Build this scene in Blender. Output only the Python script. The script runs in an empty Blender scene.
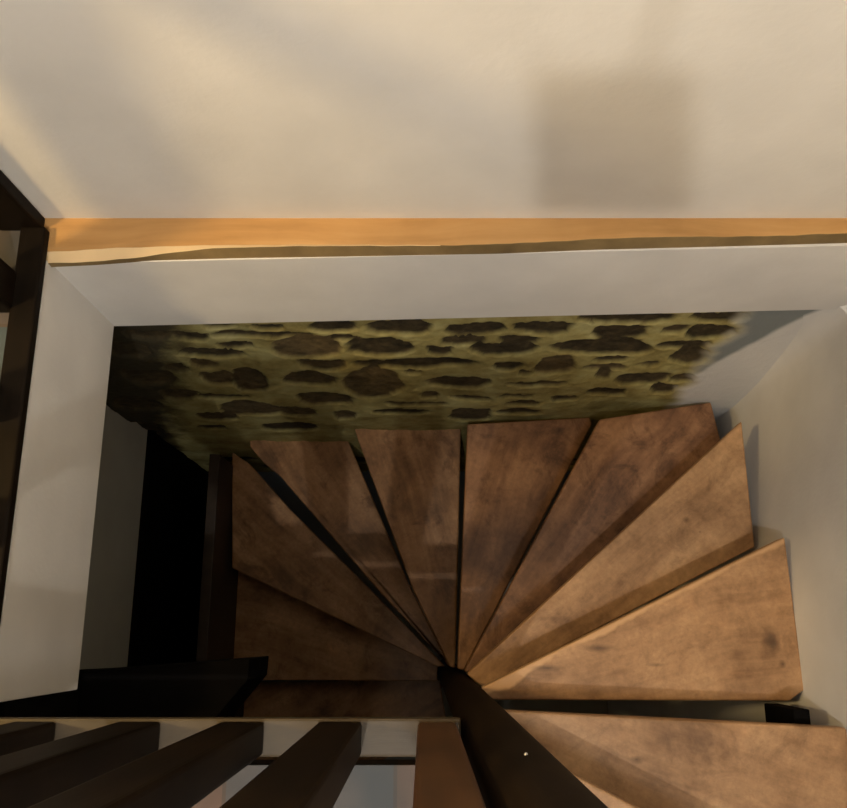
import bpy, bmesh, math, random
from mathutils import Vector, noise, Matrix

# ------------------------------------------------------------------ basics
C = bpy.context.scene.collection
F_PX, CX, CY = 850.0, 423.5, 404.0
TILT = math.radians(15.1)
ST, CT = math.sin(TILT), math.cos(TILT)
CAM_H = 1.4                       # lens height above the upper floor (z = 0)


def ray(px, py):
    u = (px - CX) / F_PX
    v = (CY - py) / F_PX
    return u, ST + v * CT, CT - v * ST          # x, y, downwards


def at_depth(px, py, d):
    x, y, dz = ray(px, py)
    return Vector((x / dz * d, y / dz * d, CAM_H - d))


def at_wall(px, py, Y):
    x, y, dz = ray(px, py)
    return Vector((x / y * Y, Y, CAM_H - dz / y * Y))


def wall_y(z):
    """face of the old stone wall, leaning out towards its foot"""
    return 0.706 - 0.046 * smooth(-0.35, -1.15, z) if z > -1.15 else 0.660 + 0.012 * smooth(-1.15, -1.7, z)


def on_stone(px, py):
    Y = 0.69
    for _ in range(25):
        p = at_wall(px, py, Y)
        Y += 0.6 * (wall_y(p.z) - Y)
    return at_wall(px, py, Y)


def smooth(a, b, t):
    t = max(0.0, min(1.0, (t - a) / (b - a)))
    return t * t * (3 - 2 * t)


# ------------------------------------------------------------------ objects
def link_mesh(name, bm, mat, parent=None, loc=(0, 0, 0), shade=False):
    me = bpy.data.meshes.new(name)
    bmesh.ops.recalc_face_normals(bm, faces=bm.faces[:])
    bm.to_mesh(me)
    bm.free()
    for m in (mat if isinstance(mat, (list, tuple)) else [mat]):
        me.materials.append(m)
    if shade:
        me.polygons.foreach_set('use_smooth', [True] * len(me.polygons))
    o = bpy.data.objects.new(name, me)
    C.objects.link(o)
    o.location = loc
    if parent:
        o.parent = parent
    return o


def smooth_by_angle(o, deg=20):
    o.data.polygons.foreach_set('use_smooth', [True] * len(o.data.polygons))
    o.data.set_sharp_from_angle(angle=math.radians(deg))
    return o


def thing(name, label, cat, loc=(0, 0, 0), group=None):
    o = bpy.data.objects.new(name, None)
    o.empty_display_size = 0.1
    C.objects.link(o)
    o.location = loc
    o['label'] = label
    o['category'] = cat
    if group:
        o['group'] = group
    return o


def tag(o, label, cat):
    o['label'] = label
    o['category'] = cat
    return o


def struct(o, label=None, cat=None):
    o['kind'] = 'structure'
    if label:
        o['label'] = label
    if cat:
        o['category'] = cat
    return o


def add_box(bm, x0, x1, y0, y1, z0, z1, bevel=0.0, seg=2):
    t = bmesh.new()
    v = [t.verts.new((x, y, z)) for z in (z0, z1) for y in (y0, y1) for x in (x0, x1)]
    for f in ((0, 2, 3, 1), (4, 5, 7, 6), (0, 1, 5, 4), (2, 6, 7, 3), (0, 4, 6, 2), (1, 3, 7, 5)):
        t.faces.new([v[i] for i in f])
    if bevel:
        bmesh.ops.bevel(t, geom=t.edges[:], offset=bevel, segments=seg, profile=0.6, affect='EDGES')
    merge(bm, t)


def merge(bm, t):
    me = bpy.data.meshes.new('tmp')
    t.to_mesh(me)
    t.free()
    bm.from_mesh(me)
    bpy.data.meshes.remove(me)


def add_prism(bm, pts, z0, z1, bevel=0.0, seg=2):
    t = bmesh.new()
    lo = [t.verts.new((p[0], p[1], z0)) for p in pts]
    hi = [t.verts.new((p[0], p[1], z1)) for p in pts]
    n = len(pts)
    t.faces.new(lo[::-1])
    t.faces.new(hi)
    for i in range(n):
        j = (i + 1) % n
        t.faces.new((lo[i], lo[j], hi[j], hi[i]))
    bmesh.ops.recalc_face_normals(t, faces=t.faces[:])
    if bevel:
        bmesh.ops.bevel(t, geom=t.edges[:], offset=bevel, segments=seg, profile=0.6, affect='EDGES')
    merge(bm, t)


def add_lathe(bm, prof, n=40, cx=0, cy=0):
    rings = []
    for r, z in prof:
        rings.append([bm.verts.new((cx + r * math.cos(2 * math.pi * k / n), cy + r * math.sin(2 * math.pi * k / n), z)) for k in range(n)])
    for a, b in zip(rings, rings[1:]):
        for k in range(n):
            j = (k + 1) % n
            bm.faces.new((a[k], a[j], b[j], b[k]))
    bm.faces.new(rings[0][::-1])
    bm.faces.new(rings[-1])


def box_obj(name, b, mat, parent=None, bevel=0.0, origin=None):
    bm = bmesh.new()
    if origin is None:
        origin = (0, 0, 0)
    ox, oy, oz = origin
    add_box(bm, b[0] - ox, b[1] - ox, b[2] - oy, b[3] - oy, b[4] - oz, b[5] - oz, bevel)
    return link_mesh(name, bm, mat, parent, (0, 0, 0) if parent else origin)


# ------------------------------------------------------------------ materials
def new_mat(name):
    m = bpy.data.materials.new(name)
    m.use_nodes = True
    nt = m.node_tree
    b = nt.nodes['Principled BSDF']
    return m, nt, b


def nd(nt, typ, **kw):
    n = nt.nodes.new(typ)
    for k, v in kw.items():
        if k.startswith('i_'):
            key = k[2:]
            n.inputs[int(key) if key.isdigit() else key].default_value = v
        else:
            setattr(n, k, v)
    return n


def ramp(nt, fac, stops):
    r = nt.nodes.new('ShaderNodeValToRGB')
    el = r.color_ramp.elements
    while len(el) < len(stops):
        el.new(0.5)
    for e, (p, c) in zip(el, stops):
        e.position = p
        e.color = (c[0], c[1], c[2], 1)
    nt.links.new(fac, r.inputs[0])
    return r.outputs[0]


def srgb(r, g, b):
    f = lambda c: (c / 255 / 12.92) if c / 255 <= 0.04045 else ((c / 255 + 0.055) / 1.055) ** 2.4
    return (f(r), f(g), f(b))


def mixc(nt, fac, a, b, mode='MIX'):
    m = nt.nodes.new('ShaderNodeMix')
    m.data_type = 'RGBA'
    m.blend_type = mode
    if isinstance(fac, float):
        m.inputs[0].default_value = fac
    else:
        nt.links.new(fac, m.inputs[0])
    for k, s in ((6, a), (7, b)):
        if isinstance(s, tuple):
            m.inputs[k].default_value = (s[0], s[1], s[2], 1)
        else:
            nt.links.new(s, m.inputs[k])
    return m.outputs[2]


def wood(name, dark, mid, light, ang=0.0, seed=0.0, rough=0.5, knots=(), blotch=0.5, axis='XY', grain=1.0, coat=0.0, spec=0.35, wear=None, soft=True, smudge=1.0):
    m, nt, b = new_mat(name)
    L = nt.links.new
    tc = nd(nt, 'ShaderNodeTexCoord')
    mp = nd(nt, 'ShaderNodeMapping')
    mp.vector_type = 'TEXTURE' if axis == 'XY' else 'POINT'
    L(tc.outputs['Object'], mp.inputs['Vector'])
    if axis == 'XY':
        mp.inputs['Rotation'].default_value = (0, 0, ang)
        sc = (1.6, 22, 22)
    elif axis == 'Z':
        sc = (22, 22, 1.6)
    else:
        sc = (1.6, 22, 22)
    off = nd(nt, 'ShaderNodeVectorMath', operation='ADD')
    off.inputs[1].default_value = (seed * 3.1, seed * 1.7, seed * 0.9)
    L(mp.outputs[0], off.inputs[0])
    # slow warp so that the grain wanders
    wn = nd(nt, 'ShaderNodeTexNoise', i_Scale=2.2, i_Detail=2.0)
    L(off.outputs[0], wn.inputs['Vector'])
    wv = nd(nt, 'ShaderNodeVectorMath', operation='MULTIPLY_ADD')
    L(wn.outputs['Color'], wv.inputs[0])
    wv.inputs[1].default_value = (0.10, 0.10, 0.10)
    L(off.outputs[0], wv.inputs[2])
    s1 = nd(nt, 'ShaderNodeVectorMath', operation='MULTIPLY')
    L(wv.outputs[0], s1.inputs[0])
    s1.inputs[1].default_value = sc
    g = nd(nt, 'ShaderNodeTexNoise', i_Scale=grain, i_Detail=7.0, i_Roughness=0.62)
    L(s1.outputs[0], g.inputs['Vector'])
    bl = nd(nt, 'ShaderNodeTexNoise', i_Scale=5.5, i_Detail=4.0, i_Roughness=0.6)
    L(wv.outputs[0], bl.inputs['Vector'])
    mx = nd(nt, 'ShaderNodeMix')
    mx.data_type = 'FLOAT'
    mx.inputs[0].default_value = blotch
    L(g.outputs[0], mx.inputs[2])
    L(bl.outputs[0], mx.inputs[3])
    stops = [(0.30, dark), (0.50, mid), (0.70, light)] if soft else [(0.37, dark), (0.50, mid), (0.64, light)]
    col = ramp(nt, mx.outputs[0], stops)
    if not soft:
        # handling marks: darker smudges and dull scuffs
        sm = nd(nt, 'ShaderNodeTexNoise', i_Scale=9.0, i_Detail=6.0, i_Roughness=0.7, i_Distortion=0.6)
        L(off.outputs[0], sm.inputs['Vector'])
        sf = ramp(nt, sm.outputs[0], [(0.34, (0.55, 0.52, 0.50)), (0.47, (1, 1, 1)), (0.60, (1, 1, 1)), (0.72, (1.28, 1.24, 1.18))])
        col = mixc(nt, smudge, col, sf, 'MULTIPLY')
        fs = nd(nt, 'ShaderNodeTexNoise', i_Scale=70.0, i_Detail=4.0, i_Roughness=0.7)
        L(off.outputs[0], fs.inputs['Vector'])
        ff = ramp(nt, fs.outputs[0], [(0.3, (0.8, 0.8, 0.8)), (0.7, (1.2, 1.2, 1.2))])
        col = mixc(nt, 0.8, col, ff, 'MULTIPLY')
    if wear:
        # pale worn band along one straight edge: point, inward normal, width
        wx, wy, nx, ny, wd = wear
        d = nd(nt, 'ShaderNodeVectorMath', operation='SUBTRACT')
        L(tc.outputs['Object'], d.inputs[0])
        d.inputs[1].default_value = (wx, wy, 0)
        dt = nd(nt, 'ShaderNodeVectorMath', operation='DOT_PRODUCT')
        L(d.outputs[0], dt.inputs[0])
        dt.inputs[1].default_value = (nx / wd, ny / wd, 0)
        ww = nd(nt, 'ShaderNodeMath', operation='MULTIPLY_ADD')
        L(bl.outputs[0], ww.inputs[0])
        ww.inputs[1].default_value = 1.4
        L(dt.outputs['Value'], ww.inputs[2])
        wf = ramp(nt, ww.outputs[0], [(0.85, (0.75, 0.75, 0.75)), (1.0, (0, 0, 0))])
        col = mixc(nt, wf, col, tuple(min(1, c * 1.25) for c in light))
    for (kx, ky, rx, ry) in knots:
        d = nd(nt, 'ShaderNodeVectorMath', operation='SUBTRACT')
        L(tc.outputs['Object'], d.inputs[0])
        d.inputs[1].default_value = (kx, ky, 0)
        e = nd(nt, 'ShaderNodeVectorMath', operation='MULTIPLY')
        L(d.outputs[0], e.inputs[0])
        e.inputs[1].default_value = (1 / rx, 1 / ry, 0)
        ln = nd(nt, 'ShaderNodeVectorMath', operation='LENGTH')
        L(e.outputs[0], ln.inputs[0])
        nz = nd(nt, 'ShaderNodeMath', operation='MULTIPLY_ADD')
        L(bl.outputs[0], nz.inputs[0])
        nz.inputs[1].default_value = 1.2
        L(ln.outputs['Value'], nz.inputs[2])
        kf = ramp(nt, nz.outputs[0], [(0.55, (0.75, 0.75, 0.75)), (0.98, (0, 0, 0))])
        col = mixc(nt, kf, col, tuple(c * 0.35 for c in dark))
    L(col, b.inputs['Base Color'])
    b.inputs['Roughness'].default_value = rough
    b.inputs['Specular IOR Level'].default_value = spec
    if coat:
        b.inputs['Coat Weight'].default_value = coat
        b.inputs['Coat Roughness'].default_value = 0.25
    bp = nd(nt, 'ShaderNodeBump', i_Strength=0.25, i_Distance=0.004)
    L(g.outputs[0], bp.inputs['Height'])
    L(bp.outputs[0], b.inputs['Normal'])
    return m


def plaster(name, col, var=0.06, rough=0.9, scale=6.0):
    m, nt, b = new_mat(name)
    L = nt.links.new
    tc = nd(nt, 'ShaderNodeTexCoord')
    n = nd(nt, 'ShaderNodeTexNoise', i_Scale=scale, i_Detail=5.0)
    L(tc.outputs['Object'], n.inputs['Vector'])
    lo = tuple(c * (1 - var) for c in col)
    hi = tuple(min(1, c * (1 + var)) for c in col)
    L(ramp(nt, n.outputs[0], [(0.3, lo), (0.7, hi)]), b.inputs['Base Color'])
    b.inputs['Roughness'].default_value = rough
    b.inputs['Specular IOR Level'].default_value = 0.2
    f = nd(nt, 'ShaderNodeTexNoise', i_Scale=90.0, i_Detail=3.0)
    L(tc.outputs['Object'], f.inputs['Vector'])
    bp = nd(nt, 'ShaderNodeBump', i_Strength=0.15, i_Distance=0.003)
    L(f.outputs[0], bp.inputs['Height'])
    L(bp.outputs[0], b.inputs['Normal'])
    return m


M_wall = plaster('white_plaster', (0.72, 0.69, 0.64))
M_fascia = plaster('white_plaster_edge', (0.70, 0.68, 0.65))
M_right = plaster('white_plaster_stair', (0.70, 0.69, 0.67))
def add_corner_shade(m):
    """painted shade: greys the plaster above a slanting line in the upper back corner"""
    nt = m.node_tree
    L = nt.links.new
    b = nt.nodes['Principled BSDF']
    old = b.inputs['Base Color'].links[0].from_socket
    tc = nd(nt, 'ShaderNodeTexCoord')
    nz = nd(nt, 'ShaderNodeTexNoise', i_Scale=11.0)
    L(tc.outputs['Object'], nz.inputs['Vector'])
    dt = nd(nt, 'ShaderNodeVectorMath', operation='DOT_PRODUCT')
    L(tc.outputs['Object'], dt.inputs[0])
    dt.inputs[1].default_value = (-SHADE_SLOPE, 3.0, 1.0)
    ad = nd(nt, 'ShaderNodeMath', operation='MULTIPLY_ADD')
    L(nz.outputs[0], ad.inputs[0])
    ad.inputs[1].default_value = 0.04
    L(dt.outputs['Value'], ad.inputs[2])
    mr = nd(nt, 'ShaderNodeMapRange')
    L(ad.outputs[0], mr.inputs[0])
    k = -0.70 - 0.77 * SHADE_SLOPE + 3.0 * 0.703
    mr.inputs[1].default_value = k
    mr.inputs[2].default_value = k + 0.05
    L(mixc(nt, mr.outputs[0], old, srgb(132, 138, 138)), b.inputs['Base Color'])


SHADE_SLOPE = 2.6  # slope of the painted shade line
add_corner_shade(M_right)  # corner shade put into the plaster colour
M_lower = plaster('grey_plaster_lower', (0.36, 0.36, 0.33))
M_ceil = plaster('brown_ceiling_boards', (0.22, 0.17, 0.12))
M_far = plaster('ochre_plaster', (0.34, 0.29, 0.23))
M_ledge = wood('honey_wood', srgb(160, 118, 68), srgb(186, 142, 88), srgb(200, 158, 104), 0.0, 2.0, 0.4, blotch=0.35)
M_bark = plaster('bark_edge', srgb(124, 104, 70), 0.25, 0.8, 14.0)
M_sap = plaster('pale_sapwood_edge', srgb(226, 196, 150), 0.08, 0.5, 9.0)
M_dark = wood('dark_stained_wood', srgb(15, 11, 7), srgb(25, 18, 12), srgb(38, 28, 18), 0, 5.0, 0.5, axis='Z', blotch=0.45, spec=0.06)
M_dark_h = wood('dark_stained_wood_flat', srgb(12, 9, 6), srgb(20, 15, 10), srgb(30, 22, 15), math.pi / 2, 6.0, 0.55, spec=0.06)
M_post = wood('brown_post_wood', srgb(48, 30, 18), srgb(74, 49, 29), srgb(100, 68, 40), 0, 7.0, 0.4, axis='Z', blotch=0.5)
M_black = wood('blackened_beam_wood', srgb(5, 5, 5), srgb(9, 8, 8), srgb(15, 13, 12), 0, 8.0, 0.9, spec=0.04)
M_panel = wood('dark_panel_wood', srgb(28, 20, 13), srgb(44, 32, 21), srgb(60, 45, 30), 0, 9.0, 0.55, axis='Z')
M_edge = wood('pale_edge_board', srgb(48, 39, 26), srgb(64, 53, 36), srgb(78, 66, 46), 0, 10.0, 0.5, blotch=0.6)


def floor_material():
    m, nt, b = new_mat('tiles_shadow_tinted')
    L = nt.links.new
    tc = nd(nt, 'ShaderNodeTexCoord')
    mp = nd(nt, 'ShaderNodeMapping')
    mp.inputs['Location'].default_value = (0.043, 0.0, 0.0)  # joint placed at the edge of a painted shadow
    L(tc.outputs['Object'], mp.inputs['Vector'])
    br = nd(nt, 'ShaderNodeTexBrick')
    br.offset = 0.0
    br.inputs['Scale'].default_value = 1.0
    br.inputs['Brick Width'].default_value = 0.26
    br.inputs['Row Height'].default_value = 0.26
    br.inputs['Mortar Size'].default_value = 0.003
    br.inputs['Color1'].default_value = (*srgb(112, 90, 76), 1)
    br.inputs['Color2'].default_value = (*srgb(70, 88, 96), 1)  # bluish tiles stand in for cool baluster shadows, painted in
    br.inputs['Mortar'].default_value = (*srgb(90, 80, 72), 1)
    L(mp.outputs[0], br.inputs['Vector'])
    n = nd(nt, 'ShaderNodeTexNoise', i_Scale=9.0, i_Detail=1.0)
    L(tc.outputs['Object'], n.inputs['Vector'])
    c = ramp(nt, n.outputs[0], [(0.35, srgb(190, 200, 206)), (0.65, srgb(250, 240, 232))])
    L(mixc(nt, 1.0, br.outputs['Color'], c, 'MULTIPLY'), b.inputs['Base Color'])
    b.inputs['Roughness'].default_value = 0.5
    b.inputs['Specular IOR Level'].default_value = 0.2
    return m


M_floor = floor_material()


def stone_material():
    m, nt, b = new_mat('rubble_stone_and_mortar')
    L = nt.links.new
    at = nd(nt, 'ShaderNodeAttribute', attribute_name='stone')
    sep = nd(nt, 'ShaderNodeSeparateColor')
    L(at.outputs['Color'], sep.inputs[0])
    tc = nd(nt, 'ShaderNodeTexCoord')
    n1 = nd(nt, 'ShaderNodeTexNoise', i_Scale=9.0, i_Detail=6.0, i_Roughness=0.65)
    L(tc.outputs['Object'], n1.inputs['Vector'])
    mort = ramp(nt, n1.outputs[0], [(0.32, srgb(128, 113, 64)), (0.5, srgb(158, 147, 93)), (0.68, srgb(178, 170, 118))])
    n2 = nd(nt, 'ShaderNodeTexNoise', i_Scale=24.0, i_Detail=6.0, i_Roughness=0.7)
    L(tc.outputs['Object'], n2.inputs['Vector'])
    st = ramp(nt, n2.outputs[0], [(0.3, srgb(34, 30, 20)), (0.5, srgb(58, 50, 34)), (0.7, srgb(80, 68, 46))])
    st2 = ramp(nt, n2.outputs[0], [(0.3, srgb(62, 52, 34)), (0.5, srgb(92, 78, 52)), (0.7, srgb(112, 96, 66))])
    stc = mixc(nt, sep.outputs[1], st, st2)
    # left end of the wall: joint colour darkens past a slanting line
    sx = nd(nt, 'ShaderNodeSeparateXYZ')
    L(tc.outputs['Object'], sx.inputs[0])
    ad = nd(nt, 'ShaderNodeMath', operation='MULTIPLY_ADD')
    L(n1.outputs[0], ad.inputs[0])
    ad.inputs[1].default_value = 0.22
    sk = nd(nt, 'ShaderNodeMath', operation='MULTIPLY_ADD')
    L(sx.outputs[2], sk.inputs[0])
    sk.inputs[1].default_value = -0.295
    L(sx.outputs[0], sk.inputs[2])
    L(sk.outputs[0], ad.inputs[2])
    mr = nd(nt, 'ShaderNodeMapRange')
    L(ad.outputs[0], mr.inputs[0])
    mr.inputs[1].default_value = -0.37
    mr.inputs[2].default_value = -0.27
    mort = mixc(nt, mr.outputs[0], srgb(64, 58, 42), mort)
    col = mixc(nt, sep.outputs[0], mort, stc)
    pl = mixc(nt, sep.outputs[1], (0.70, 0.69, 0.67), srgb(132, 138, 138))  # plaster, greyed where the painted corner shade lies
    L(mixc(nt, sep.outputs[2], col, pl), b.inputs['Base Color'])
    b.inputs['Roughness'].default_value = 0.92
    b.inputs['Specular IOR Level'].default_value = 0.2
    bp = nd(nt, 'ShaderNodeBump', i_Strength=0.5, i_Distance=0.01)
    L(n2.outputs[0], bp.inputs['Height'])
    L(bp.outputs[0], b.inputs['Normal'])
    return m


M_stone = stone_material()


def metal(name, col, rough, metallic=1.0):
    m, nt, b = new_mat(name)
    tc = nd(nt, 'ShaderNodeTexCoord')
    n = nd(nt, 'ShaderNodeTexNoise', i_Scale=40.0)
    nt.links.new(tc.outputs['Object'], n.inputs['Vector'])
    nt.links.new(ramp(nt, n.outputs[0], [(0.3, tuple(c * 0.8 for c in col)), (0.7, col)]), b.inputs['Base Color'])
    b.inputs['Metallic'].default_value = metallic
    b.inputs['Roughness'].default_value = rough
    return m


M_metal = metal('dull_black_metal', (0.03, 0.03, 0.03), 0.6, 0.5)
M_screw = metal('steel_screw', (0.7, 0.7, 0.68), 0.3)

# ------------------------------------------------------------------ the well: key planes
YW = 0.727            # upper wall face
XL = -0.678           # left face of the opening
XR = 0.849            # right stair wall
YN = -0.127           # edge of the near floor
YS = 0.685            # stone wall face
Z_F = -0.355          # underside of the plastered floor edge
Z_DN = -2.75          # lower floor

# upper wall, above the ledge
struct(box_obj('wall_back', (-2.6, 1.1, YW, YW + 0.15, -0.06, 2.45), M_wall))
# plastered edges of the opening
bm = bmesh.new()
add_prism(bm, [(-0.80, 0.6471), (1.08, 0.6942), (1.08, YW + 0.05), (-0.80, YW + 0.05)], Z_F, -0.030)
struct(link_mesh('wall_opening_back', bm, M_fascia))
bm = bmesh.new()
add_prism(bm, [(XL - 0.11, YN + 0.02), (XL, YN + 0.02), (XL, 0.652), (XL - 0.11, 0.652)], Z_F, -0.012, 0.003)
struct(link_mesh('wall_opening_left', bm, M_fascia))

# landing floor (near strip, left strip and the part behind the stair head)
bm = bmesh.new()
add_prism(bm, [(-2.6, YN - 0.068), (XL - 0.015, YN - 0.068), (XL - 0.015, YW), (-2.6, YW)], -0.06, 0.0)
add_prism(bm, [(-2.6, -3.0), (XR, -3.0), (XR, -1.02), (0.055, -0.78), (0.055, YN - 0.068), (-2.6, YN - 0.068)], -0.06, 0.0)
struct(link_mesh('floor', bm, M_floor))
# structural slab under it
bm = bmesh.new()
add_prism(bm, [(-2.6, YN - 0.25), (XL - 0.10, YN - 0.25), (XL - 0.10, YW), (-2.6, YW)], Z_F, -0.07)
add_prism(bm, [(-2.6, -3.0), (XR, -3.0), (XR, -1.03), (0.045, -0.79), (0.045, YN - 0.25), (-2.6, YN - 0.25)], Z_F, -0.07)
struct(link_mesh('ceiling_lower', bm, M_lower))
# pale board along the near edge, dark lining board beneath it
struct(box_obj('trim_1', (XL - 0.02, 0.058, YN - 0.056, YN, -0.02, 0.004), M_edge, bevel=0.004))
struct(box_obj('trim_2', (XL - 0.015, 0.055, YN - 0.030, YN - 0.006, -0.075, -0.021), M_panel, bevel=0.003))

struct(box_obj('trim_3', (-0.80, XL - 0.003, YN - 0.245, YN + 0.018, Z_F - 0.02, -0.065), M_black, bevel=0.003))

# right stair wall with a rounded plaster corner running onto the back wall
bm = bmesh.new()
prof = [(0.74, 0.716, -0.34), (0.80, 0.706, -0.34)]
for k in range(8):
    a = math.pi / 2 * (1 - k / 7)
    prof.append((0.880 + 0.052 * math.cos(a), 0.645 + 0.055 * math.sin(a), -0.34 if k < 6 else -0.20))
for k in range(1, 14):
    y = 0.645 - k * 0.05
    prof.append((XR + 0.083 * smooth(0.02, 0.70, y), y, -0.20))
prof += [(XR, -0.4, -0.20), (XR, -1.2, -0.20), (XR, -3.1, -0.20), (XR + 0.18, -3.1, -0.20), (XR + 0.18, 0.78, -0.20), (0.74, 0.78, -0.20)]
lo = [bm.verts.new((p[0], p[1], Z_DN)) for p in prof]
hi = [bm.verts.new(p) for p in prof]
for i in range(len(prof)):
    j = (i + 1) % len(prof)
    bm.faces.new((lo[i], lo[j], hi[j], hi[i]))
bm.faces.new(lo[::-1])
bmesh.ops.triangulate(bm, faces=[bm.faces.new(hi)])
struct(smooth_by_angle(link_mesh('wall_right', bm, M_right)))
struct(box_obj('wall_right_upper', (XR + 0.12, XR + 0.25, -3.1, YW, -0.20, 2.45), M_right))

# other enclosing surfaces
struct(box_obj('wall_left', (-2.75, -2.6, -3.1, YW + 0.15, -0.35, 2.45), M_far))
struct(box_obj('wall_front', (-2.6, XR, -3.15, -3.0, -0.35, 2.45), M_far))
struct(box_obj('ceiling', (-2.75, XR + 0.18, -3.15, YW + 0.15, 2.45, 2.55), M_ceil))
struct(box_obj('wall_left_lower', (-1.07, -0.95, -1.15, 0.80, -1.45, Z_F), M_lower))
struct(box_obj('baseboard_left', (-1.07, -0.93, -1.15, 0.80, Z_DN, -1.45), M_black))
struct(box_obj('wall_front_lower', (-1.07, XR, -1.17, -1.05, Z_DN, Z_F), M_lower))
struct(box_obj('floor_lower', (-1.07, XR + 0.18, -1.17, 0.85, Z_DN - 0.1, Z_DN), M_lower))

# ------------------------------------------------------------------ rubble stone wall
STONES = [
    (191, 336.5, 40, 8, 0), (262, 335, 95, 5, 0), (236, 346, 32, 6, 0), (214, 354, 62, 7, 0), (307, 348, 68, 17, 1),
    (220, 327, 30, 5, 0), (268, 326.5, 34, 5, 0), (205, 364, 28, 7, 1), (218, 378, 30, 11, 1), (251, 382, 33, 18, .5),
    (310, 380, 52, 13, .4), (250, 410, 60, 12, .7), (296, 412, 38, 8, .7), (325, 400, 55, 11, .7), (218, 417, 38, 6, .3),
    (213, 428, 26, 5, 0), (290, 427, 55, 7, 0), (222, 397, 55, 4, .3), (130, 350, 40, 12, .2), (150, 378, 50, 12, .2),
    (150, 335, 40, 8, .2), (140, 405, 45, 12, .2), (176, 369, 26, 7, .4), (180, 395, 36, 9, .4), (130, 428, 60, 10, .2),
    (333, 327, 52, 10, 0), (400, 328.5, 62, 12, 0), (475, 329, 57, 11, 0), (345, 339, 34, 6, 0), (381, 348, 62, 14, 0),
    (442, 350.5, 25, 9, 0), (322, 364.5, 50, 8, .3), (416, 363.5, 120, 8, 0), (373, 384, 57, 24, 1), (459, 383.5, 64, 9, .3),
    (401, 412, 50, 4, 0), (416, 404, 56, 4, .5), (345, 416, 20, 6, .6), (373, 370, 20, 4, .6), (413, 372, 16, 4, .5),
    (471, 415, 40, 10, .3), (541, 329, 58, 10, 0), (466, 341, 42, 8, .2), (503, 350, 60, 10, 0), (520, 341, 40, 6, 0),
    (506, 366.5, 30, 7, 0), (555, 366, 38, 15, 1), (602, 348, 102, 13, 0), (621, 332.5, 55, 12, 0), (612, 360, 30, 5, 0),
    (535, 384, 55, 4.5, .4), (524, 373, 16, 3.5, .5), (515, 397, 30, 4, .5), (473, 399, 40, 4, .4), (525, 404, 32, 4, .5),
    (520, 412, 45, 5, .2), (567, 399, 24, 4, .4), (607, 392, 38, 7, .2), (603, 368, 40, 5, .6), (603, 375, 18, 8, .3),
    (625, 319, 95, 9, 0), (722, 317, 58, 8, 0), (676, 330, 19, 6, .3), (711, 332, 48, 12, 0), (685, 345.5, 50, 7, 0),
    (690, 357, 40, 13, .2), (634, 343, 18, 4, .6), (649, 364, 16, 3.5, .3), (643, 379, 50, 10, .2), (683, 378.5, 22, 7, .4),
    (662, 389, 27, 8, .2), (590, 322, 8, 5, 0), (430, 395, 20, 5, .6), (345, 327, 10, 3, 0),
]
random.seed(11)
blobs = []
for (px, py, w, h, tone) in STONES:
    c = on_stone(px, py)
    l = on_stone(px - w / 2, py)
    r = on_stone(px + w / 2, py)
    t = on_stone(px, py - h / 2)
    bt = on_stone(px, py + h / 2)
    # the downward view makes upper rows look wider apart: use true sizes on the wall
    blobs.append((c.x, c.z, abs(r.x - l.x) / 2 * 1.03, abs(t.z - bt.z) / 2 * 1.22, tone, random.random() * 50, random.uniform(2.2, 3.6)))
z = -1.95
while z > Z_DN:                                    # hidden lower courses
    x = -0.95 + random.uniform(0, 0.1)
    while x < 0.8:
        a = random.uniform(0.05, 0.12)
        blobs.append((x + a, z + random.uniform(-.02, .02), a, random.uniform(.03, .055), random.random() * .6, random.random() * 50, 2.6))
        x += 2 * a + random.uniform(.03, .07)
    z -= 0.13

NX, NZ = 330, 330
x0, x1, z1, z0 = -0.95, 0.98, -0.30, -2.2
masks, tones, whites, verts = [], [], [], []
for j in range(NZ + 1):
    zz = z0 + (z1 - z0) * j / NZ
    near = [b for b in blobs if abs(b[1] - zz) < b[3] * 1.5 + 0.03]
    for i in range(NX + 1):
        xx = x0 + (x1 - x0) * i / NX
        p = Vector((xx * 16, zz * 16, 3.3))
        wx = 0.016 * noise.noise(p) + 0.007 * noise.noise(p * 3.1)
        wz = 0.008 * noise.noise(p + Vector((31, 7, 2))) + 0.005 * noise.noise(p * 3.3 + Vector((5, 0, 9)))
        best, tone = 0.0, 0.0
        for (cx, cz, a, hh, tn, sd, pw) in near:
            dx, dz = abs(xx + wx - cx) / a, abs(zz + wz - cz - 0.12 * hh * math.sin((xx - cx) / a * 2 + sd)) / hh
            if dx > 1.4 or dz > 1.4:
                continue
            d = (dx ** pw + dz ** pw) ** (1 / pw)
            s = 1 - smooth(0.92, 1.07, d)
            if s > best:
                best, tone = s, tn
        edge = 0.735 + 0.03 * noise.noise(Vector((zz * 9, 1.7, 0))) + 0.015 * noise.noise(Vector((zz * 30, 4.7, 0)))
        wh = smooth(edge - 0.02, edge + 0.035, xx)
        if zz < -2.2:
            wh = 0
        rough = 0.006 * noise.noise(p * 0.6) + 0.0025 * noise.noise(p * 4)
        verts.append((xx, wall_y(zz) + 0.010 * best * (1 - wh) + rough * (1 - wh) - 0.004 * wh, zz))
        masks.append(best * (1 - wh))
        tones.append(tone * (1 - wh) + wh * smooth(-0.03, 0.03, zz + 0.70 - (xx - 0.77) * SHADE_SLOPE + 0.02 * noise.noise(p)))  # over plaster, this channel holds the painted corner shade
        whites.append(wh)
faces = []
for j in range(NZ):
    for i in range(NX):
        a = j * (NX + 1) + i
        faces.append((a, a + 1, a + NX + 2, a + NX + 1))
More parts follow.
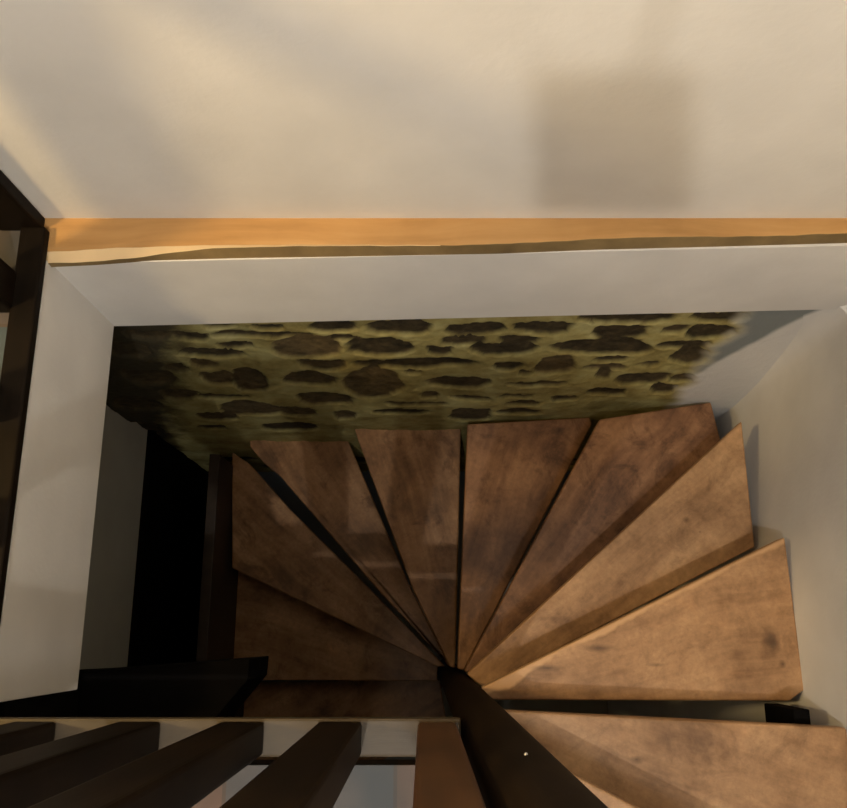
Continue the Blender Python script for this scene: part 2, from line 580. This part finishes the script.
# close the wall behind so that it has real thickness
nb = len(verts)
verts += [(x0, 0.86, z0), (x1, 0.86, z0), (x1, 0.86, z1), (x0, 0.86, z1)]
masks += [0] * 4
tones += [0] * 4
whites += [0] * 4
faces.append((nb + 1, nb, nb + 3, nb + 2))
me = bpy.data.meshes.new('wall_stone')
me.from_pydata(verts, [], faces)
at = me.color_attributes.new('stone', 'FLOAT_COLOR', 'POINT')
buf = []
for a, b, c in zip(masks, tones, whites):
    buf += [a, b, c, 1.0]
at.data.foreach_set('color', buf)
me.materials.append(M_stone)
me.polygons.foreach_set('use_smooth', [True] * (len(faces) - 1) + [False])
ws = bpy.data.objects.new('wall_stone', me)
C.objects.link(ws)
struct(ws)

# ------------------------------------------------------------------ wooden ledge with a waney front edge
def interp(tab, x):
    if x <= tab[0][0]:
        return tab[0][1]
    for (a, p), (b, q) in zip(tab, tab[1:]):
        if x <= b:
            return p + (q - p) * (x - a) / (b - a)
    return tab[-1][1]


top_edge = [(0, 253), (45, 252), (110, 248), (200, 245), (330, 244.5), (450, 245), (520, 243), (600, 238.5), (660, 236.5), (760, 236), (847, 233), (1000, 229)]
olive = [(0, 264), (45, 262.5), (90, 260.5), (130, 257.5), (170, 253), (210, 249.5), (330, 247), (450, 245.6), (520, 243.6), (600, 239), (660, 237), (760, 236.5), (847, 233.5), (1000, 229.5)]
plaster_top = [(0, 268), (45, 266), (120, 261.5), (230, 258.5), (330, 257), (500, 254), (600, 250), (720, 247), (847, 243.5), (1000, 239)]
NSEG = 120
bm = bmesh.new()
rows = []
for k in range(NSEG + 1):
    px = 38 + (985 - 38) * k / NSEG
    pt = at_depth(px, interp(top_edge, px), CAM_H)
    w = 0.0015 * noise.noise(Vector((k * .35, 0, 0)))
    po = at_depth(px, interp(olive, px), CAM_H + 0.012)
    x = pt.x
    pf = at_depth(px, interp(plaster_top, px), CAM_H + 0.032)
    prof = [(YW + 0.03, -0.001), (pt.y + 0.008 + w, 0.0), (pt.y + w, -0.0012),
            (min(po.y, pt.y - 0.0008) + w, -0.0012 - max(0.0004, 0.0014 * (interp(olive, px) - interp(top_edge, px)))), (min(pf.y - 0.0005, po.y - 0.001), -0.030), (pf.y + 0.004, -0.033), (YW + 0.03, -0.033)]
    rows.append([bm.verts.new((x, y, zz)) for (y, zz) in prof])
for a, b in zip(rows, rows[1:]):
    n = len(a)
    for k in range(n):
        j = (k + 1) % n
        f = bm.faces.new((a[k], a[j], b[j], b[k]))
        f.material_index = 1 if k in (3, 4) else ((2 if a[0].co.x < 0.03 else 1) if k == 2 else 0)
bm.faces.new(rows[0])
bm.faces.new(rows[-1][::-1])
led = link_mesh('wooden_ledge', bm, [M_ledge, M_bark, M_sap])
tag(led, 'honey coloured wooden ledge board with uneven front edge along the foot of the white wall', 'ledge')

# ------------------------------------------------------------------ the winding stair
NX0, NY0, NR = 0.1075, -0.160, 0.046
stair = thing('winding_staircase', 'brown wooden winder staircase fanning around a dark round newel post below', 'staircase', (NX0, NY0, Z_DN))
SO = Vector((NX0, NY0, Z_DN))

NEWEL_TOP = 0.88
bm = bmesh.new()
add_lathe(bm, [(NR * 1.02, 0), (NR, 0.02), (NR, NEWEL_TOP - Z_DN - 0.06), (NR * 0.9, NEWEL_TOP - Z_DN - 0.05), (NR * 1.05, NEWEL_TOP - Z_DN - 0.03), (NR * 0.7, NEWEL_TOP - Z_DN)], 48)
o = link_mesh('newel_post', bm, M_dark, stair, shade=True)
o['label'] = 'dark round newel post'
newel = o
for (px, py, d) in ((432.5, 690, 2.3), (526, 755, 1.17)):
    x, y, dz = ray(px, py)
    # where this ray meets the round post
    ax, ay = x / dz, y / dz
    A = ax * ax + ay * ay
    B = -2 * (ax * NX0 + ay * NY0)
    Cc = NX0 ** 2 + NY0 ** 2 - NR ** 2
    D = B * B - 4 * A * Cc
    dd = (-B - math.sqrt(D)) / (2 * A) if D > 0 else d
    p = Vector((ax * dd, ay * dd, CAM_H - dd))
    nrm = Vector((p.x - NX0, p.y - NY0, 0)).normalized()
    if D <= 0:
        continue
    bm = bmesh.new()
    bmesh.ops.create_uvsphere(bm, u_segments=12, v_segments=8, radius=0.002)
    bmesh.ops.translate(bm, verts=bm.verts[:], vec=p - SO + nrm * 0.0005)
    s = link_mesh('screw_head', bm, M_screw, newel, shade=True)
    s['label'] = 'bright screw head'

TAN = (srgb(122, 90, 60), srgb(158, 121, 85), srgb(182, 144, 104))
MID = (srgb(88, 60, 42), srgb(128, 92, 65), srgb(158, 118, 86))
RED = (srgb(106, 76, 50), srgb(148, 109, 74), srgb(178, 137, 98))
# pixel outlines of the visible top faces, with the level each tread lies at
P = at_depth
TREADS = [
    # depth, outline, colours, knots
    (2.0, [(481, 688), (785, 537), (805, 690), (790, 701), (490, 700)], TAN, [(783, 664, .022, .022), (772, 640, .05, .07), (600, 648, .12, .025), (548, 668, .10, .018), (655, 665, .10, .02)]),
    (2.2, [(467, 674), (742, 421), (755, 547), (483, 688)], TAN, [(686, 520, .030, .024), (700, 532, .016, .012), (718, 560, .014, .010)]),
    (2.4, [(464, 671), (600, 419), (711, 402), (724, 452), (478, 676)], MID, []),
    (2.6, [(457.5, 669), (467.5, 424), (590, 417), (592, 424), (464, 670)], MID, [(560, 430, .08, .04)]),
    (2.8, [(450, 667), (413, 590), (357, 437), (352, 421), (461, 417), (458, 560), (455, 668)], RED, []),
    (3.0, [(450, 667), (380, 592), (280, 476), (263, 462), (250, 447), (249, 430), (345, 420), (347, 438), (409, 584), (449, 664)], RED, []),
    (3.2, [(438, 667), (232, 568), (232, 452), (250, 464), (287, 506), (374, 593), (446, 667)], RED, []),
    (3.4, [(437, 681), (226, 680), (226, 556), (438, 662)], RED, []),
]
polys = []
for d, pts, cols, kn in TREADS:
    polys.append((d, [tuple(P(x, y, d).xy) for x, y in pts], cols, [(*P(kx, ky, d).xy, rx, ry) for kx, ky, rx, ry in kn]))
polys.insert(0, (1.8, [(0.128, -0.148), (0.842, -0.1815), (0.846, -0.60), (0.13, -0.21)], TAN, [(0.42, -0.24, .04, .02)]))
polys.insert(0, (1.6, [(0.135, -0.176), (0.846, -0.525), (0.846, -0.99), (0.075, -0.76), (0.105, -0.205)], TAN, []))
polys.append((3.6, [(0.065, -0.178), (-0.72, -0.190), (-0.72, -0.75), (0.095, -0.36)], RED, []))
polys.append((3.8, [(0.075, -0.200), (-0.70, -0.58), (-0.60, -0.98), (0.095, -0.205)], MID, []))
for i, (d, pts, cols, kn) in enumerate(polys):
    cx = sum(p[0] for p in pts) / len(pts)
    cy = sum(p[1] for p in pts) / len(pts)
    ang = math.atan2(cy - NY0, cx - NX0)
    z = CAM_H - d - Z_DN
    bm = bmesh.new()
    add_prism(bm, [(p[0] - NX0, p[1] - NY0) for p in pts], z - 0.042, z, 0.006, 3)
    wr = None
    if d == 2.0:                                   # pale worn nosing of the third tread
        p, q = Vector(pts[0]), Vector(pts[1])
        t = (q - p).normalized()
        wr = (p.x - NX0, p.y - NY0, t.y, -t.x, 0.045)
    mt = wood('tread_wood', *cols, ang=ang, seed=1.3 * i + 0.7, rough=0.5, blotch=0.6, soft=False, wear=wr, smudge=0.6 if cols is TAN else 1.0,
              knots=[(k[0] - NX0, k[1] - NY0, k[2], k[3]) for k in kn])
    link_mesh('tread', bm, mt, stair)
# support block under the uppermost visible tread, by the wall
bm = bmesh.new()
add_box(bm, 0.757 - NX0, 0.790 - NX0, -0.26 - NY0, -0.150 - NY0, CAM_H - 2.0 - Z_DN, CAM_H - 1.842 - Z_DN, 0.003)
link_mesh('support_block', bm, M_black, stair)
# brown wall string on the dark side
bm = bmesh.new()
add_box(bm, -0.765 - NX0, -0.728 - NX0, -0.55 - NY0, 0.62 - NY0, CAM_H - 3.75 - Z_DN, CAM_H - 2.98 - Z_DN, 0.004)
link_mesh('string_board', bm, M_panel, stair)

# black beam below the near floor edge
bm = bmesh.new()
add_prism(bm, [(-0.949, -0.088), (-0.69, -0.0745), (-0.352, -0.049), (-0.354, -0.090), (-0.420, -0.170), (-0.47, -0.37), (-0.949, -0.37)], -0.62, -0.40, 0.003)
tag(link_mesh('wooden_beam', bm, M_black), 'black wooden beam under the landing edge at the lower left of the stairwell', 'beam')

# ------------------------------------------------------------------ railings
RAIL_Z = 0.90


def baluster(parent, org, cx, cy, wx, wy, ztop, mat, z0=0.004):
    bm = bmesh.new()
    add_box(bm, cx - wx / 2 - org[0], cx + wx / 2 - org[0], cy - wy / 2 - org[1], cy + wy / 2 - org[1], z0, ztop, 0.007, 3)
    return link_mesh('baluster', bm, mat, parent)


org = (-0.30, YN - 0.028, 0)
rail = thing('landing_railing', 'dark wooden railing with thick square balusters on the pale near landing edge', 'railing', org)
for xr in (-0.095, -0.2455, -0.405, -0.566):
    baluster(rail, org, xr - 0.034, YN - 0.029, 0.068, 0.050, RAIL_Z, M_dark)
o = baluster(rail, org, 0.021, YN - 0.030, 0.060, 0.050, RAIL_Z, M_post)
o['label'] = 'lighter brown end baluster beside the round newel post'
bm = bmesh.new()
add_box(bm, -0.70 - org[0], 0.062 - org[0], -0.030, 0.030, RAIL_Z, RAIL_Z + 0.05, 0.012, 3)
link_mesh('handrail', bm, M_dark_h, rail)

org2 = (-0.715, 0.25, 0)
rail2 = thing('side_railing', 'dark wooden railing with bottom rail along the left edge of the opening', 'railing', org2)
bm = bmesh.new()
add_box(bm, -0.718 - org2[0], -0.673 - org2[0], -0.10 - org2[1], 0.700 - org2[1], 0.0, 0.022, 0.005, 3)
link_mesh('bottom_rail', bm, M_dark_h, rail2)
for cy in (0.578, 0.372, 0.168):
    baluster(rail2, org2, -0.738, cy, 0.050, 0.072, RAIL_Z, M_dark, 0.0)
bm = bmesh.new()
add_box(bm, -0.765 - org2[0], -0.684 - org2[0], 0.700 - org2[1], 0.727 - org2[1], 0.0, RAIL_Z + 0.02, 0.006, 3)
o = link_mesh('wall_post', bm, M_dark, rail2)
bm = bmesh.new()
add_box(bm, -0.768 - org2[0], -0.708 - org2[0], -0.10 - org2[1], 0.700 - org2[1], RAIL_Z, RAIL_Z + 0.05, 0.012, 3)
link_mesh('handrail', bm, M_dark_h, rail2)

# ------------------------------------------------------------------ lamps
def point(name, loc, col, power, r):
    l = bpy.data.lights.new(name, 'POINT')
    l.color = col
    l.energy = power
    l.shadow_soft_size = r
    o = bpy.data.objects.new(name, l)
    C.objects.link(o)
    o.location = loc
    return o


point('ceiling_lamp', (-0.22, -0.80, 2.30), (1.0, 0.95, 0.86), 84, 0.016)
point('rear_lamp', (0.22, -0.72, 2.34), (0.88, 0.95, 1.0), 50, 0.2)
point('warm_lamp', (-1.55, 0.10, 1.55), (1.0, 0.70, 0.30), 92, 0.08)
# unseen lantern added above the view to cast the wall shadow
L0, W0 = Vector((-0.22, -0.80, 2.30)), Vector((0.289, YW, 0.215))
quad = [Vector((0.145, YW, 0.42)), Vector((0.362, YW, 0.42)), Vector((0.480, YW, 0.02)), Vector((0.205, YW, 0.02))]
lc = L0.lerp(W0, 0.35)
blk = thing('shadow_blocker', 'small crooked dark unseen lantern added above the stairwell to cast the wall shadow', 'blocker', lc)
bm = bmesh.new()
lo = [bm.verts.new(L0.lerp(q, 0.34) - lc) for q in quad]
hi = [bm.verts.new(L0.lerp(q, 0.36) - lc) for q in quad]
bm.faces.new(lo)
bm.faces.new(hi[::-1])
for i in range(4):
    j = (i + 1) % 4
    bm.faces.new((lo[i], lo[j], hi[j], hi[i]))
bmesh.ops.bevel(bm, geom=bm.edges[:], offset=0.002, segments=2, profile=0.6, affect='EDGES')
link_mesh('blocker_body', bm, M_metal, blk)
bm = bmesh.new()
add_lathe(bm, [(0.003, 0.05), (0.003, 2.45 - lc.z)], 10)
link_mesh('blocker_cord', bm, M_metal, blk)

w = bpy.data.worlds.new('world')
bpy.context.scene.world = w
w.use_nodes = True
w.node_tree.nodes['Background'].inputs[0].default_value = (0.4, 0.5, 0.6, 1)
w.node_tree.nodes['Background'].inputs[1].default_value = 0.02

# ------------------------------------------------------------------ camera
cam = bpy.data.cameras.new('camera')
cam.sensor_fit = 'HORIZONTAL'
cam.sensor_width = 36
cam.lens = 36 * F_PX / 847
cam.clip_start = 0.01
co = bpy.data.objects.new('camera', cam)
C.objects.link(co)
co.location = (0, 0, CAM_H)
co.rotation_euler = (TILT, 0, 0)
sc = bpy.context.scene
sc.camera = co
sc.view_settings.view_transform = 'Standard'
sc.view_settings.look = 'None'
sc.view_settings.exposure = 0.0
sc.view_settings.gamma = 1.0
